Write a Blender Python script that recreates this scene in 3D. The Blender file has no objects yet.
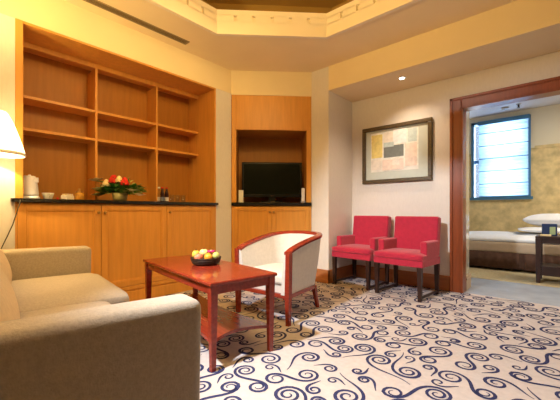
import bpy, bmesh, math, random
from mathutils import Vector, Matrix
random.seed(7)
S = bpy.context.scene
COL = S.collection
PI = math.pi

# ------------------------------------------------------------------ camera
cd = bpy.data.cameras.new('camera'); cam = bpy.data.objects.new('camera', cd); COL.objects.link(cam)
cd.sensor_fit = 'HORIZONTAL'; cd.sensor_width = 36.0
cd.lens = 36.0 * 323.12 / 560.0
cd.shift_y = (210.9 - 200.0) / 560.0
cd.clip_start = 0.02
cam.location = (0, 0, 0.92); cam.rotation_euler = (PI/2, 0, math.radians(41.577))
S.camera = cam
# ------------------------------------------------------------------ world, view, lights
w = bpy.data.worlds.new('world'); S.world = w; w.use_nodes = True
bg = w.node_tree.nodes['Background']; bg.inputs[0].default_value = (0.55, 0.72, 1.0, 1); bg.inputs[1].default_value = 1.0
S.view_settings.view_transform = 'Standard'; S.view_settings.look = 'None'
S.view_settings.gamma = 1.0; S.view_settings.use_curve_mapping = False
S.view_settings.exposure = 0.0

def area(name, loc, size, power, color, rot=(0, 0, 0), size_y=None, spread=None):
    l = bpy.data.lights.new(name, 'AREA'); l.energy = power; l.color = color
    l.shape = 'RECTANGLE'; l.size = size; l.size_y = size_y or size
    if spread: l.spread = spread
    o = bpy.data.objects.new(name, l); COL.objects.link(o); o.location = loc; o.rotation_euler = rot
    return o
def spot(name, loc, power, color, angle=100, blend=.6, rot=(0, 0, 0), r=.03):
    l = bpy.data.lights.new(name, 'SPOT'); l.energy = power; l.color = color
    l.spot_size = math.radians(angle); l.spot_blend = blend; l.shadow_soft_size = r
    o = bpy.data.objects.new(name, l); COL.objects.link(o); o.location = loc; o.rotation_euler = rot
    return o
WARM = (1.0, .66, .23)
# white spotlight recessed in the ceiling above and behind the sofa, aimed across the room
spot('ceiling_spotlight', (-1.60, -0.35, 2.72), 800, (.88, .94, 1.0), 71, .6, rot=(math.radians(52), 0, math.radians(-17)), r=.09)
area('added_pendant_fill', (-1.25, 1.25, 2.29), 0.42, 15, WARM)  # added warm fill under the added, unseen pendant
l = bpy.data.lights.new('added_ceiling_uplight', 'POINT'); l.energy = 78; l.color = WARM; l.shadow_soft_size = .03  # added warm point light to brighten the ceiling and bulkheads
lo = bpy.data.objects.new('added_ceiling_uplight', l); COL.objects.link(lo); lo.location = (-1.25, 1.25, 2.475)
area('cabinet_warm_fill', (-1.25, 1.45, 2.735), 0.5, 21, WARM, rot=(0, math.radians(42), math.radians(-8)), spread=math.radians(115))  # added warm fill without a fitting, brightens the cabinet wall
spot('ceiling_warm_fill', (-2.60, -0.80, 1.84), 205, (1, .72, .27), 165, .3, rot=(PI, 0, 0), r=.12)  # added upward fill out of view, warms the ceiling
spot('sofa_white_fill', (-1.45, .40, 2.74), 34, (1.0, .93, .88), 62, .6, r=.05)  # added white fill without a fitting, lifts the top of the sofa
area('bedroom_daylight', (-0.9, 7.25, 1.9), 1.0, 110, (.76, .87, 1.0), rot=(-PI/2, 0, 0), size_y=1.6)
area('bedroom_ceiling_light', (1.0, 5.4, 2.6), 1.0, 60, (1.0, .90, .74))

# ------------------------------------------------------------------ materials
def mat(name, color, rough=.6, spec=.5, noise=0, nscale=8, metal=0, bump=0, bscale=60, coat=0, stretch=(1, 1, 1), emit=None, estr=0, trans=0, ior=1.45, sheen=0, alpha=1):
    m = bpy.data.materials.new(name); m.use_nodes = True
    nt = m.node_tree; b = nt.nodes['Principled BSDF']
    b.inputs['Base Color'].default_value = (*color, 1); b.inputs['Roughness'].default_value = rough
    b.inputs['Specular IOR Level'].default_value = spec; b.inputs['Metallic'].default_value = metal
    b.inputs['Coat Weight'].default_value = coat; b.inputs['Transmission Weight'].default_value = trans
    b.inputs['IOR'].default_value = ior; b.inputs['Sheen Weight'].default_value = sheen
    tc = nt.nodes.new('ShaderNodeTexCoord'); mp = nt.nodes.new('ShaderNodeMapping')
    nt.links.new(tc.outputs['Object'], mp.inputs[0]); mp.inputs['Scale'].default_value = stretch
    n = nt.nodes.new('ShaderNodeTexNoise'); n.inputs['Scale'].default_value = nscale; n.inputs['Detail'].default_value = 5
    nt.links.new(mp.outputs[0], n.inputs['Vector'])
    r = nt.nodes.new('ShaderNodeValToRGB'); k = noise
    r.color_ramp.elements[0].position = .3; r.color_ramp.elements[1].position = .7
    r.color_ramp.elements[0].color = (*[max(0, c * (1 - k)) for c in color], 1)
    r.color_ramp.elements[1].color = (*[min(1, c * (1 + k)) for c in color], 1)
    nt.links.new(n.outputs['Fac'], r.inputs[0]); nt.links.new(r.outputs[0], b.inputs['Base Color'])
    if bump:
        n2 = nt.nodes.new('ShaderNodeTexNoise'); n2.inputs['Scale'].default_value = bscale; n2.inputs['Detail'].default_value = 3
        nt.links.new(tc.outputs['Object'], n2.inputs['Vector'])
        bp = nt.nodes.new('ShaderNodeBump'); bp.inputs['Strength'].default_value = bump; bp.inputs['Distance'].default_value = .01
        nt.links.new(n2.outputs['Fac'], bp.inputs['Height']); nt.links.new(bp.outputs[0], b.inputs['Normal'])
    if emit:
        b.inputs['Emission Color'].default_value = (*emit, 1); b.inputs['Emission Strength'].default_value = estr
    return m
M = {}
def glass_mat():
    m = bpy.data.materials.new('clear_glass'); m.use_nodes = True; nt = m.node_tree; nt.nodes.clear()
    o = nt.nodes.new('ShaderNodeOutputMaterial'); t = nt.nodes.new('ShaderNodeBsdfTransparent'); g = nt.nodes.new('ShaderNodeBsdfGlossy')
    mx = nt.nodes.new('ShaderNodeMixShader'); g.inputs['Roughness'].default_value = .03; t.inputs[0].default_value = (.94, .96, .96, 1)
    mx.inputs[0].default_value = .10; nt.links.new(t.outputs[0], mx.inputs[1]); nt.links.new(g.outputs[0], mx.inputs[2]); nt.links.new(mx.outputs[0], o.inputs[0])
    return m
M['ceil'] = mat('ceiling_paint', (.88, .74, .48), .9, .2, .02, 3)
M['bulk'] = mat('bulkhead_paint', (.88, .74, .46), .9, .2, .02, 3)
M['wall'] = mat('wall_paper', (.76, .72, .66), .85, .2, .025, 60, stretch=(1, 1, .3))
M['tray'] = mat('tray_shaded_paint', (.36, .22, .06), .9, .2, .02, 3)  # cream ceiling with its unlit look put into a brown colour
M['cornice'] = mat('cornice_paint', (.88, .78, .60), .8, .3, .02, 3)
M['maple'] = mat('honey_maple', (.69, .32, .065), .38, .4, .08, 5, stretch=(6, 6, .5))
M['maple_shaded'] = mat('honey_maple_shaded', (.46, .19, .03), .45, .35, .08, 5, stretch=(6, 6, .5))  # same maple, with the shade of the recesses put into the colour
M['panel'] = mat('low_bounce_wall', (.10, .05, .025), .5, .4, .2, 5, stretch=(3, 3, .4))  # dark colour given to unseen walls to cut bounce light
M['redwood'] = mat('reddish_cherry', (.26, .031, .014), .22, .5, .2, 6, coat=.3, stretch=(1.2, 8, 8))
M['frame_wood'] = mat('door_frame_cherry', (.25, .055, .014), .3, .5, .15, 6, stretch=(8, 8, .8))
M['base_wood'] = mat('baseboard_wood', (.44, .17, .06), .4, .4, .12, 6, stretch=(1, 1, 8))
M['granite'] = mat('black_granite', (.022, .020, .018), .15, .5, .6, 120)
M['cream_fab'] = mat('cream_fabric', (.64, .60, .55), .9, .2, .05, 40, bump=.1, bscale=300)
M['sofa'] = mat('beige_sofa_fabric', (.45, .39, .32), .95, .15, .10, 90, bump=.25, bscale=220, sheen=.2)
M['cush'] = mat('tan_cushion_fabric', (.72, .58, .38), .95, .15, .06, 60, bump=.15, bscale=220)
M['red'] = mat('crimson_fabric', (.47, .019, .052), .75, .3, .08, 30, bump=.12, bscale=250, sheen=.3)
M['darkwood'] = mat('dark_wood', (.035, .014, .010), .35, .5, .3, 8)
M['white'] = mat('white_plastic', (.82, .80, .76), .3, .5)
M['porc'] = mat('white_porcelain', (.88, .85, .80), .15, .5)
M['kettle'] = mat('cool_white_plastic', (.74, .76, .88), .3, .5)
M['grey'] = mat('grey_plastic', (.35, .34, .34), .35, .5)
M['black'] = mat('black_plastic', (.012, .012, .012), .25, .5)
M['screen'] = mat('tv_screen', (.010, .012, .008), .12, .6)
M['brass'] = mat('aged_brass', (.45, .28, .10), .3, .5, metal=1)
M['chrome'] = mat('chrome', (.8, .8, .8), .15, .5, metal=1)
M['amber'] = mat('amber_glaze', (.62, .30, .04), .2, .5, .2, 30)
M['carpet'] = mat('cream_carpet', (.57, .505, .48), 1.0, .05, .06, 30, bump=.3, bscale=400)
M['navy'] = mat('navy_carpet_scroll', (.042, .046, .115), 1.0, .05, .25, 40, bump=.3, bscale=400)
M['bed_carpet'] = mat('tan_bedroom_carpet', (.50, .41, .25), 1.0, .05, .12, 30, bump=.3, bscale=400)
M['stone'] = mat('blue_reflection_floor', (.42, .46, .53), .22, .5, .10, 5)  # bluish window reflection put into the floor colour
M['bedpaper'] = mat('gold_damask_paper', (.68, .54, .28), .8, .2, .22, 9)
M['bedwhite'] = mat('bedroom_cream_paint', (.78, .72, .56), .9, .2, .02, 3)
M['bedceil'] = mat('bedroom_ceiling_paint', (.62, .60, .62), .9, .2, .02, 3)
M['glossjamb'] = mat('glossy_cream_lacquer', (.72, .66, .54), .10, .7, .02, 3, coat=1.0)
M['linen'] = mat('white_linen', (.84, .84, .86), .9, .2, .02, 20)
M['blanket'] = mat('tan_valance', (.55, .42, .30), .9, .2, .04, 20)
M['skirt'] = mat('brown_bed_skirt', (.10, .052, .036), .9, .2, .15, 20)
M['blueframe'] = mat('blue_window_frame', (.07, .20, .36), .5, .4)
M['green'] = mat('leaf_green', (.06, .22, .03), .5, .4, .4, 20)
M['olive'] = mat('olive_leaf', (.36, .42, .12), .5, .4, .3, 20)
M['rosered'] = mat('red_petals', (.62, .03, .02), .6, .3, .2, 30)
M['rosecream'] = mat('cream_petals', (.85, .68, .38), .6, .3, .1, 30)
M['lily'] = mat('white_petals', (.86, .78, .58), .6, .3, .05, 30)
M['pot'] = mat('celadon_pot', (.50, .47, .22), .3, .5, .1, 20)
M['yellowfruit'] = mat('yellow_skin', (.85, .58, .08), .4, .5, .1, 14)
M['palefruit'] = mat('pale_yellow_skin', (.88, .70, .28), .4, .5, .1, 14)
M['pinkfruit'] = mat('pink_red_skin', (.80, .22, .13), .35, .5, .3, 10)
M['orangefruit'] = mat('orange_skin', (.88, .36, .03), .45, .5, .06, 60)
M['greenfruit'] = mat('green_skin', (.55, .60, .16), .4, .5, .1, 14)
M['magenta'] = mat('magenta_petals', (.55, .03, .20), .5, .4, .2, 20)
M['wicker'] = mat('dark_wicker', (.045, .022, .012), .55, .4, .5, 60)
M['picframe'] = mat('olive_brown_frame', (.085, .055, .022), .4, .5, .3, 20, stretch=(3, 3, 3))
M['mount'] = mat('sage_mount', (.60, .64, .56), .8, .2, .03, 20)
M['cola'] = mat('dark_cola', (.030, .010, .012), .12, .5)
M['label'] = mat('pale_label', (.70, .66, .72), .5, .3)
M['bluelab'] = mat('slate_label', (.16, .19, .30), .5, .3)
M['glass'] = glass_mat()
M['metalgrey'] = mat('vent_grey', (.30, .22, .11), .5, .4)
M['metaldark'] = mat('vent_dark', (.08, .05, .02), .7, .3)
M['cardblue'] = mat('dark_blue_card', (.02, .04, .12), .4, .4)
M['cardgreen'] = mat('pale_green_card', (.38, .48, .26), .5, .3)
M['tanbox'] = mat('tan_box', (.52, .27, .15), .6, .3)
M['lens'] = mat('lit_downlight_lens', (1, .95, .85), .5, .5, emit=(1, .93, .82), estr=14)
M['cord'] = mat('dark_cord', (.06, .05, .03), .5, .4)
for nm, c in dict(p_white=(.90, .90, .86), p_yellow=(.84, .70, .24), p_grey=(.20, .22, .20), p_pink=(.86, .70, .58), p_tan=(.85, .78, .66), p_pale=(.88, .86, .76), p_blue=(.55, .64, .60)).items():
    M[nm] = mat('print_' + nm[2:], c, .6, .3, .12, 25)
# lamp shade: cloth that lets the bulb shine through
def shade_mat():
    m = bpy.data.materials.new('lamp_shade_cloth'); m.use_nodes = True; nt = m.node_tree; nt.nodes.clear()
    o = nt.nodes.new('ShaderNodeOutputMaterial'); d = nt.nodes.new('ShaderNodeBsdfDiffuse'); t = nt.nodes.new('ShaderNodeBsdfTranslucent')
    e = nt.nodes.new('ShaderNodeEmission'); e.inputs[0].default_value = (1, .93, .75, 1); e.inputs[1].default_value = 1.1
    mx = nt.nodes.new('ShaderNodeMixShader'); ad = nt.nodes.new('ShaderNodeAddShader')
    d.inputs[0].default_value = (.85, .8, .68, 1); t.inputs[0].default_value = (.9, .82, .62, 1); mx.inputs[0].default_value = .5
    nt.links.new(d.outputs[0], mx.inputs[1]); nt.links.new(t.outputs[0], mx.inputs[2])
    nt.links.new(mx.outputs[0], ad.inputs[0]); nt.links.new(e.outputs[0], ad.inputs[1]); nt.links.new(ad.outputs[0], o.inputs[0])
    return m
M['shade'] = shade_mat()
def blind_mat():
    m = bpy.data.materials.new('pale_blue_blind_cloth'); m.use_nodes = True; nt = m.node_tree; nt.nodes.clear()
    o = nt.nodes.new('ShaderNodeOutputMaterial'); d = nt.nodes.new('ShaderNodeBsdfDiffuse'); t = nt.nodes.new('ShaderNodeBsdfTranslucent')
    mx = nt.nodes.new('ShaderNodeMixShader'); d.inputs[0].default_value = (.50, .62, .74, 1); t.inputs[0].default_value = (.66, .80, .92, 1); mx.inputs[0].default_value = .65
    nt.links.new(d.outputs[0], mx.inputs[1]); nt.links.new(t.outputs[0], mx.inputs[2]); nt.links.new(mx.outputs[0], o.inputs[0])
    return m
M['blind'] = blind_mat()

# ------------------------------------------------------------------ mesh helpers
class MB:
    def __init__(s): s.bm = bmesh.new(); s.mi = 0
    def _new(s, fn):
        before = set(s.bm.faces); fn()
        for f in s.bm.faces:
            if f not in before: f.material_index = s.mi
    def _merge(s, b2, mx=None):
        if mx is not None: bmesh.ops.transform(b2, matrix=mx, verts=b2.verts)
        me = bpy.data.meshes.new('t'); b2.to_mesh(me); b2.free()
        n0 = len(s.bm.faces); s.bm.from_mesh(me); bpy.data.meshes.remove(me)
        s.bm.faces.ensure_lookup_table()
        for f in s.bm.faces[n0:]: f.material_index = s.mi
    def box(s, lo, hi, bev=0, seg=2, mx=None):
        b = bmesh.new(); bmesh.ops.create_cube(b, size=1)
        sz = [hi[i] - lo[i] for i in range(3)]; ct = [(hi[i] + lo[i]) / 2 for i in range(3)]
        for v in b.verts: v.co = Vector((v.co.x * sz[0] + ct[0], v.co.y * sz[1] + ct[1], v.co.z * sz[2] + ct[2]))
        if bev: bmesh.ops.bevel(b, geom=b.edges[:], offset=min(bev, min(sz) * .49), segments=seg, affect='EDGES', profile=.5)
        s._merge(b, mx); return s
    def taper(s, base, top, bev=0, mx=None):
        # base=(x0,y0,x1,y1,z) top=(x0,y0,x1,y1,z)
        b = bmesh.new()
        vs = [b.verts.new((r[i], r[j], r[4])) for r in (base, top) for i, j in ((0, 1), (2, 1), (2, 3), (0, 3))]
        for f in ((3, 2, 1, 0), (4, 5, 6, 7), (0, 1, 5, 4), (1, 2, 6, 5), (2, 3, 7, 6), (3, 0, 4, 7)): b.faces.new([vs[k] for k in f])
        if bev: bmesh.ops.bevel(b, geom=b.edges[:], offset=bev, segments=2, affect='EDGES', profile=.5)
        s._merge(b, mx); return s
    def prism(s, pts, z0, z1, bev=0, mx=None, axis='z'):
        b = bmesh.new(); n = len(pts)
        lo = [b.verts.new((p[0], p[1], z0)) for p in pts]; hi = [b.verts.new((p[0], p[1], z1)) for p in pts]
        b.faces.new(lo[::-1]); b.faces.new(hi)
        for i in range(n): b.faces.new([lo[i], lo[(i + 1) % n], hi[(i + 1) % n], hi[i]])
        bmesh.ops.recalc_face_normals(b, faces=b.faces[:])
        if bev: bmesh.ops.bevel(b, geom=b.edges[:], offset=bev, segments=2, affect='EDGES', profile=.5)
        s._merge(b, mx); return s
    def lathe(s, prof, n=24, at=(0, 0, 0), cap=True, mx=None):
        b = bmesh.new(); rings = []
        for r, z in prof:
            rings.append([b.verts.new((at[0] + max(r, 1e-4) * math.cos(2 * PI * k / n), at[1] + max(r, 1e-4) * math.sin(2 * PI * k / n), at[2] + z)) for k in range(n)])
        for a, c in zip(rings, rings[1:]):
            for k in range(n): b.faces.new([a[k], a[(k + 1) % n], c[(k + 1) % n], c[k]])
        if cap: b.faces.new(rings[0][::-1]); b.faces.new(rings[-1])
        for f in b.faces: f.smooth = True
        bmesh.ops.recalc_face_normals(b, faces=b.faces[:])
        s._merge(b, mx); return s
    def tube(s, pts, r, n=8):
        b = bmesh.new(); P = [Vector(p) for p in pts]; rings = []
        rr = r if isinstance(r, (list, tuple)) else [r] * len(P)
        for i, p in enumerate(P):
            t = (P[min(i + 1, len(P) - 1)] - P[max(i - 1, 0)]).normalized()
            up = Vector((0, 0, 1)) if abs(t.z) < .95 else Vector((1, 0, 0))
            a = t.cross(up).normalized(); c = t.cross(a)
            rings.append([b.verts.new(p + rr[i] * (math.cos(2 * PI * k / n) * a + math.sin(2 * PI * k / n) * c)) for k in range(n)])
        for q, u in zip(rings, rings[1:]):
            for k in range(n): b.faces.new([q[k], q[(k + 1) % n], u[(k + 1) % n], u[k]])
        b.faces.new(rings[0][::-1]); b.faces.new(rings[-1])
        for f in b.faces: f.smooth = True
        bmesh.ops.recalc_face_normals(b, faces=b.faces[:])
        s._merge(b); return s
    def sweep(s, path, sec):
        """sec(i) -> list of points (loop) at path index i"""
        b = bmesh.new(); rings = [[b.verts.new(q) for q in sec(i)] for i in range(len(path))]
        n = len(rings[0])
        for a, c in zip(rings, rings[1:]):
            for k in range(n): b.faces.new([a[k], a[(k + 1) % n], c[(k + 1) % n], c[k]])
        b.faces.new(rings[0][::-1]); b.faces.new(rings[-1])
        bmesh.ops.recalc_face_normals(b, faces=b.faces[:])
        s._merge(b); return s
    def ball(s, c, r, sc=(1, 1, 1), u=14, v=10, mx=None, fn=None):
        b = bmesh.new(); bmesh.ops.create_uvsphere(b, u_segments=u, v_segments=v, radius=1)
        for q in b.verts:
            p = q.co.copy()
            if fn: p = fn(p)
            q.co = Vector((c[0] + p.x * r * sc[0], c[1] + p.y * r * sc[1], c[2] + p.z * r * sc[2]))
        for f in b.faces: f.smooth = True
        s._merge(b, mx); return s
    def cushion(s, lo, hi, r=.05, puff=.03, n=10, mx=None):
        b = bmesh.new(); bmesh.ops.create_cube(b, size=2)
        bmesh.ops.subdivide_edges(b, edges=b.edges[:], cuts=n, use_grid_fill=True)
        sz = Vector([(hi[i] - lo[i]) / 2 for i in range(3)]); ct = Vector([(hi[i] + lo[i]) / 2 for i in range(3)])
        for q in b.verts:
            p = q.co.copy(); full = Vector((p.x * sz.x, p.y * sz.y, p.z * sz.z))
            inn = Vector([max(-(sz[i] - r), min(sz[i] - r, full[i])) for i in range(3)])
            d = full - inn
            if d.length > 1e-9: full = inn + d.normalized() * r
            k = [1 - abs(p[i]) ** 2.5 for i in range(3)]
            mnx = min(range(3), key=lambda i: sz[i])
            a, c2 = [i for i in range(3) if i != mnx]
            full[mnx] += (1 if p[mnx] > 0 else -1) * puff * max(0, k[a]) * max(0, k[c2]) * abs(p[mnx])
            q.co = ct + full
        for f in b.faces: f.smooth = True
        bmesh.ops.recalc_face_normals(b, faces=b.faces[:])
        s._merge(b, mx); return s
    def build(s, name, mats, parent=None, smooth=None, loc=None):
        me = bpy.data.meshes.new(name); s.bm.to_mesh(me); s.bm.free()
        for m in (mats if isinstance(mats, (list, tuple)) else [mats]): me.materials.append(M[m] if isinstance(m, str) else m)
        if smooth: 
            for p in me.polygons: p.use_smooth = True
        o = bpy.data.objects.new(name, me); COL.objects.link(o)
        if parent: o.parent = parent
        if loc: o.location = loc
        return o
def tag(o, label, cat, group=None, kind=None):
    o['label'] = label; o['category'] = cat
    if group: o['group'] = group
    if kind: o['kind'] = kind
    return o
def thing(name, label, cat, loc=(0, 0, 0), rz=0, group=None):
    o = bpy.data.objects.new(name, None); COL.objects.link(o); o.location = loc; o.rotation_euler = (0, 0, rz); o.empty_display_size = .05
    return tag(o, label, cat, group)
def struct(name, mb, mats, label, cat, loc=None, rz=0, parent=None):
    o = mb.build(name, mats, parent); o['kind'] = 'structure'; o['label'] = label; o['category'] = cat
    if loc: o.location = loc
    o.rotation_euler.z = rz
    return o
def dup(root, loc, rz, label=None, group=None):
    r = root.copy(); COL.objects.link(r); r.location = loc; r.rotation_euler = (0, 0, rz)
    if label: r['label'] = label
    if group: r['group'] = group
    for ch in list(root.children):
        c = ch.copy(); COL.objects.link(c); c.parent = r
        for g in list(ch.children):
            d = g.copy(); COL.objects.link(d); d.parent = c
    return r
def RZ(a): return Matrix.Rotation(a, 4, 'Z')
def T(x, y, z): return Matrix.Translation((x, y, z))

# ------------------------------------------------------------------ room constants
XL = -3.271; A = (XL, 2.728); B0 = 3.475; B = (-2.524, B0); XS = -2.26; B1 = 4.08
ZC = 2.752; ZAL = 2.448; ZCAB = 2.449; ZTV = 2.434
XR = 4.0; YB = -3.2
DX0, DX1, DZ = -0.881, 0.70, 2.078     # door opening
BX0, BX1, BY1, BZ = -0.98, 2.6, 6.95, 2.66
CY0, CY1 = 0.522, 2.484                # wall cabinet span

# floor with scroll pattern ------------------------------------------------------
def scroll(x, y, ang, R, turns, flip, tail, R2, turns2):
    pts = []; h = ang
    def run(r, dth, sgn, h, x, y, n):
        pass
    # inner spiral outwards
    th = 0; tot = turns * 2 * PI; n = int(turns * 16); out = []
    for i in range(n + 1):
        a = tot * i / n; r = .009 + (R - .009) * (i / n) ** .9
        out.append((r * math.cos(a), r * math.sin(a)))
    hx, hy = out[-1][0] - out[-2][0], out[-1][1] - out[-2][1]
    h = math.atan2(hy, hx); px, py = out[-1]
    kap = 1 / R; m = 14
    k_end = -1 / (R2 if R2 else .16)
    for i in range(m):
        f = (i + 1) / m; k = kap * (1 - f) ** 1.3 + (k_end * f ** 2.2)
        ds = tail / m; h += k * ds; px += ds * math.cos(h); py += ds * math.sin(h); out.append((px, py))
    if R2:
        n2 = int(turns2 * 14); r = R2
        for i in range(n2):
            f = i / n2; r = R2 * (1 - f) ** .8 + .010
            dth = turns2 * 2 * PI / n2; h -= dth; ds = r * dth; px += ds * math.cos(h); py += ds * math.sin(h); out.append((px, py))
    mxx = sum(p[0] for p in out) / len(out); myy = sum(p[1] for p in out) / len(out)
    c, s_ = math.cos(ang), math.sin(ang); res = []
    for a, b in out:
        a -= mxx; b -= myy
        if flip: b = -b
        res.append((x + a * c - b * s_, y + a * s_ + b * c))
    return res
def make_floor():
    mb = MB(); mb.mi = 0
    X0, X1, Y0, Y1 = -3.29, XR + .1, YB - .1, 4.10
    mb.box((X0, Y0, -.1), (X1, Y1, 0))
    rng = random.Random(11); occ = {}
    G = .03
    def clear(pts, rad):
        for (a, b) in pts:
            i, j = int(a / G), int(b / G)
            k = int(rad / G) + 1
            for di in range(-k, k + 1):
                for dj in range(-k, k + 1):
                    for (c, d) in occ.get((i + di, j + dj), ()):
                        if (a - c) ** 2 + (b - d) ** 2 < rad * rad: return False
        return True
    curves = []
    def tryput(n, gen, rad, wf=1.0):
        for _ in range(n):
            cx = rng.uniform(-3.2, 2.0); cy = rng.uniform(.45, 4.05)
            pts = gen(cx, cy)
            if any(not (-3.27 < a < 2.25 and .0 < b < 4.085) for a, b in pts): continue
            if not clear(pts[::2] + [pts[-1]], rad): continue
            for a, b in pts: occ.setdefault((int(a / G), int(b / G)), []).append((a, b))
            curves.append((pts, wf))
    tryput(3000, lambda cx, cy: scroll(cx, cy, rng.uniform(0, 6.28), rng.uniform(.058, .074), rng.uniform(1.7, 2.1), rng.random() < .5, rng.uniform(.24, .40), rng.choice([0, .036, .042]), rng.uniform(1.1, 1.4)), .024)
    tryput(9000, lambda cx, cy: scroll(cx, cy, rng.uniform(0, 6.28), rng.uniform(.048, .064), rng.uniform(1.4, 1.9), rng.random() < .5, rng.uniform(.20, .34), rng.choice([0, 0, .032]), 1.1), .023)
    tryput(12000, lambda cx, cy: scroll(cx, cy, rng.uniform(0, 6.28), rng.uniform(.032, .042), rng.uniform(1.2, 1.5), rng.random() < .5, rng.uniform(.10, .17), 0, 1), .0215, .85)
    tryput(9000, lambda cx, cy: scroll(cx, cy, rng.uniform(0, 6.28), rng.uniform(.027, .034), rng.uniform(.9, 1.1), rng.random() < .5, rng.uniform(.08, .14), 0, 1), .022, .65)
    mb.mi = 1; bm = mb.bm
    for pts, wf in curves:
        n = len(pts); L = []; Rr = []
        for i, (a, b) in enumerate(pts):
            p, q = pts[max(i - 1, 0)], pts[min(i + 1, n - 1)]
            tx, ty = q[0] - p[0], q[1] - p[1]; l = math.hypot(tx, ty) or 1
            f = i / (n - 1); wd = .0022 + wf * .0056 * min(1, 5 * f) * min(1, (1 - f) * 5) + wf * .0022 * math.exp(-((f - .62) / .15) ** 2)
            nx, ny = -ty / l * wd, tx / l * wd
            L.append(bm.verts.new((a + nx, b + ny, .0012))); Rr.append(bm.verts.new((a - nx, b - ny, .0012)))
        for i in range(n - 1):
            f = bm.faces.new([Rr[i], Rr[i + 1], L[i + 1], L[i]]); f.material_index = 1
            if f.normal.z < 0: f.normal_flip()
    bm.normal_update()
    for f in bm.faces:
        if f.material_index == 1 and f.normal.z < 0: f.normal_flip()
    return struct('floor', mb, ['carpet', 'navy'], 'cream carpet with navy blue scroll pattern in the sitting room', 'carpet')
make_floor()
struct('floor_reflection_strip', MB().box((BX0, 4.10, -.1), (BX1, 5.10, 0)), ['stone'], 'smooth floor strip just beyond the doorway, bluish window reflection put into its colour', 'floor')
struct('floor_bedroom', MB().box((BX0 - 1.2, 5.10, -.1), (BX1, BY1 + .1, .004)), ['bed_carpet'], 'tan bedroom floor in front of the bed', 'floor')

# walls ---------------------------------------------------------------------------
mb = MB()
mb.box((XL - .75, YB - .1, 0), (XL, CY0, ZCAB)).box((XL - .75, CY1, 0), (XL, A[1], ZCAB)); mb.mi = 1; mb.box((XL - .75, YB - .1, ZCAB + .001), (XL, A[1], ZC)); mb.mi = 0
mb.box((XL - .75, CY0, 0), (XL - .62, CY1, ZCAB))
struct('wall_left', mb, ['wall', 'bulk'], 'cream left wall around the built-in wooden shelves', 'wall')
# corner wall above and behind the television unit (45 degree chamfer)
TW = math.hypot(B[0] - A[0], B[1] - A[1]); TA = math.atan2(B[1] - A[1], B[0] - A[0])
TVM = T(A[0], A[1], 0) @ RZ(TA)        # local x along wall, y into the wall
mb = MB(); mb.box((0, 0, ZTV + .001), (TW, .7, ZC), mx=TVM).box((0, .56, 0), (TW, .7, ZTV), mx=TVM)
struct('wall_corner', mb, ['bulk'], 'cream angled wall above the television unit', 'wall')
struct('wall_corner_return', MB().box((-.25, .012, 0), (-.001, .7, ZTV), mx=TVM), ['wall'], 'cream wall edge at the left side of the television unit', 'wall')
mb = MB(); mb.prism([B, (XS, B0), (XS, B1 + .1), (B[0] - .45, B1 + .1), (B[0] - .45, B0 + .52)], 0, ZC)
struct('wall_pilaster', mb, ['wall'], 'cream pilaster between the television unit and the alcove', 'wall')
mb = MB(); mb.box((XS, B0, ZAL), (XR, B1, ZC))
struct('wall_bulkhead', mb, ['bulk'], 'yellow painted bulkhead over the seating alcove', 'wall')
mb = MB()
mb.box((XS - .1, B1, 0), (DX0 - .01, B1 + .12, ZC)).box((DX0 - .01, B1, DZ + .01), (DX1 + .01, B1 + .12, ZC)).box((DX1 + .01, B1, 0), (XR, B1 + .12, ZC))
struct('wall_right', mb, ['wall'], 'cream papered alcove wall with the picture and the doorway', 'wall')
struct('wall_rear', MB().box((XL, YB - .1, 0), (XR, YB, ZC)), ['panel'], 'wall behind the camera, darkened to cut bounce light', 'wall')
struct('wall_far_right', MB().box((XR, YB - .1, 0), (XR + .1, B1, ZC)), ['panel'], 'wall at the far right of the sitting room, darkened to cut bounce light', 'wall')
# ceiling with octagonal tray -------------------------------------------------------
ox0, ox1, oy0, oy1, oc = -2.70, 0.55, 0.20, 2.87, .81
OCT = [(ox0, oy0 + oc), (ox0 + oc, oy0), (ox1 - oc, oy0), (ox1, oy0 + oc), (ox1, oy1 - oc), (ox1 - oc, oy1), (ox0 + oc, oy1), (ox0, oy1 - oc)]
ex0, ex1, ey0, ey1 = XL - .75, XR + .1, YB - .1, B1 + .12
def octo(z, off=0):
    cx, cy = (ox0 + ox1) / 2, (oy0 + oy1) / 2
    k = off
    x0, x1, y0, y1, c = ox0 + k, ox1 - k, oy0 + k, oy1 - k, oc - k * (2 - math.sqrt(2))
    return [Vector((*p, z)) for p in [(x0, y0 + c), (x0 + c, y0), (x1 - c, y0), (x1, y0 + c), (x1, y1 - c), (x1 - c, y1), (x0 + c, y1), (x0, y1 - c)]]
mb = MB(); bm = mb.bm
o8 = [bm.verts.new(v) for v in octo(ZC)]
e = [bm.verts.new((x, y, ZC)) for x, y in ((ex0, ey0), (ex1, ey0), (ex1, ey1), (ex0, ey1))]
for f in ([e[0], e[1], o8[2], o8[1]], [e[1], e[2], o8[4], o8[3]], [e[2], e[3], o8[6], o8[5]], [e[3], e[0], o8[0], o8[7]],
          [e[0], o8[1], o8[0]], [e[1], o8[3], o8[2]], [e[2], o8[5], o8[4]], [e[3], o8[7], o8[6]]): bm.faces.new(f)
r = bmesh.ops.extrude_face_region(bm, geom=bm.faces[:]); bmesh.ops.translate(bm, vec=(0, 0, .1), verts=[v for v in r['geom'] if isinstance(v, bmesh.types.BMVert)])
bmesh.ops.recalc_face_normals(bm, faces=bm.faces[:])
struct('ceiling', mb, ['ceil'], 'cream flat ceiling around the octagonal tray', 'ceiling')
mb = MB()
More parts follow.
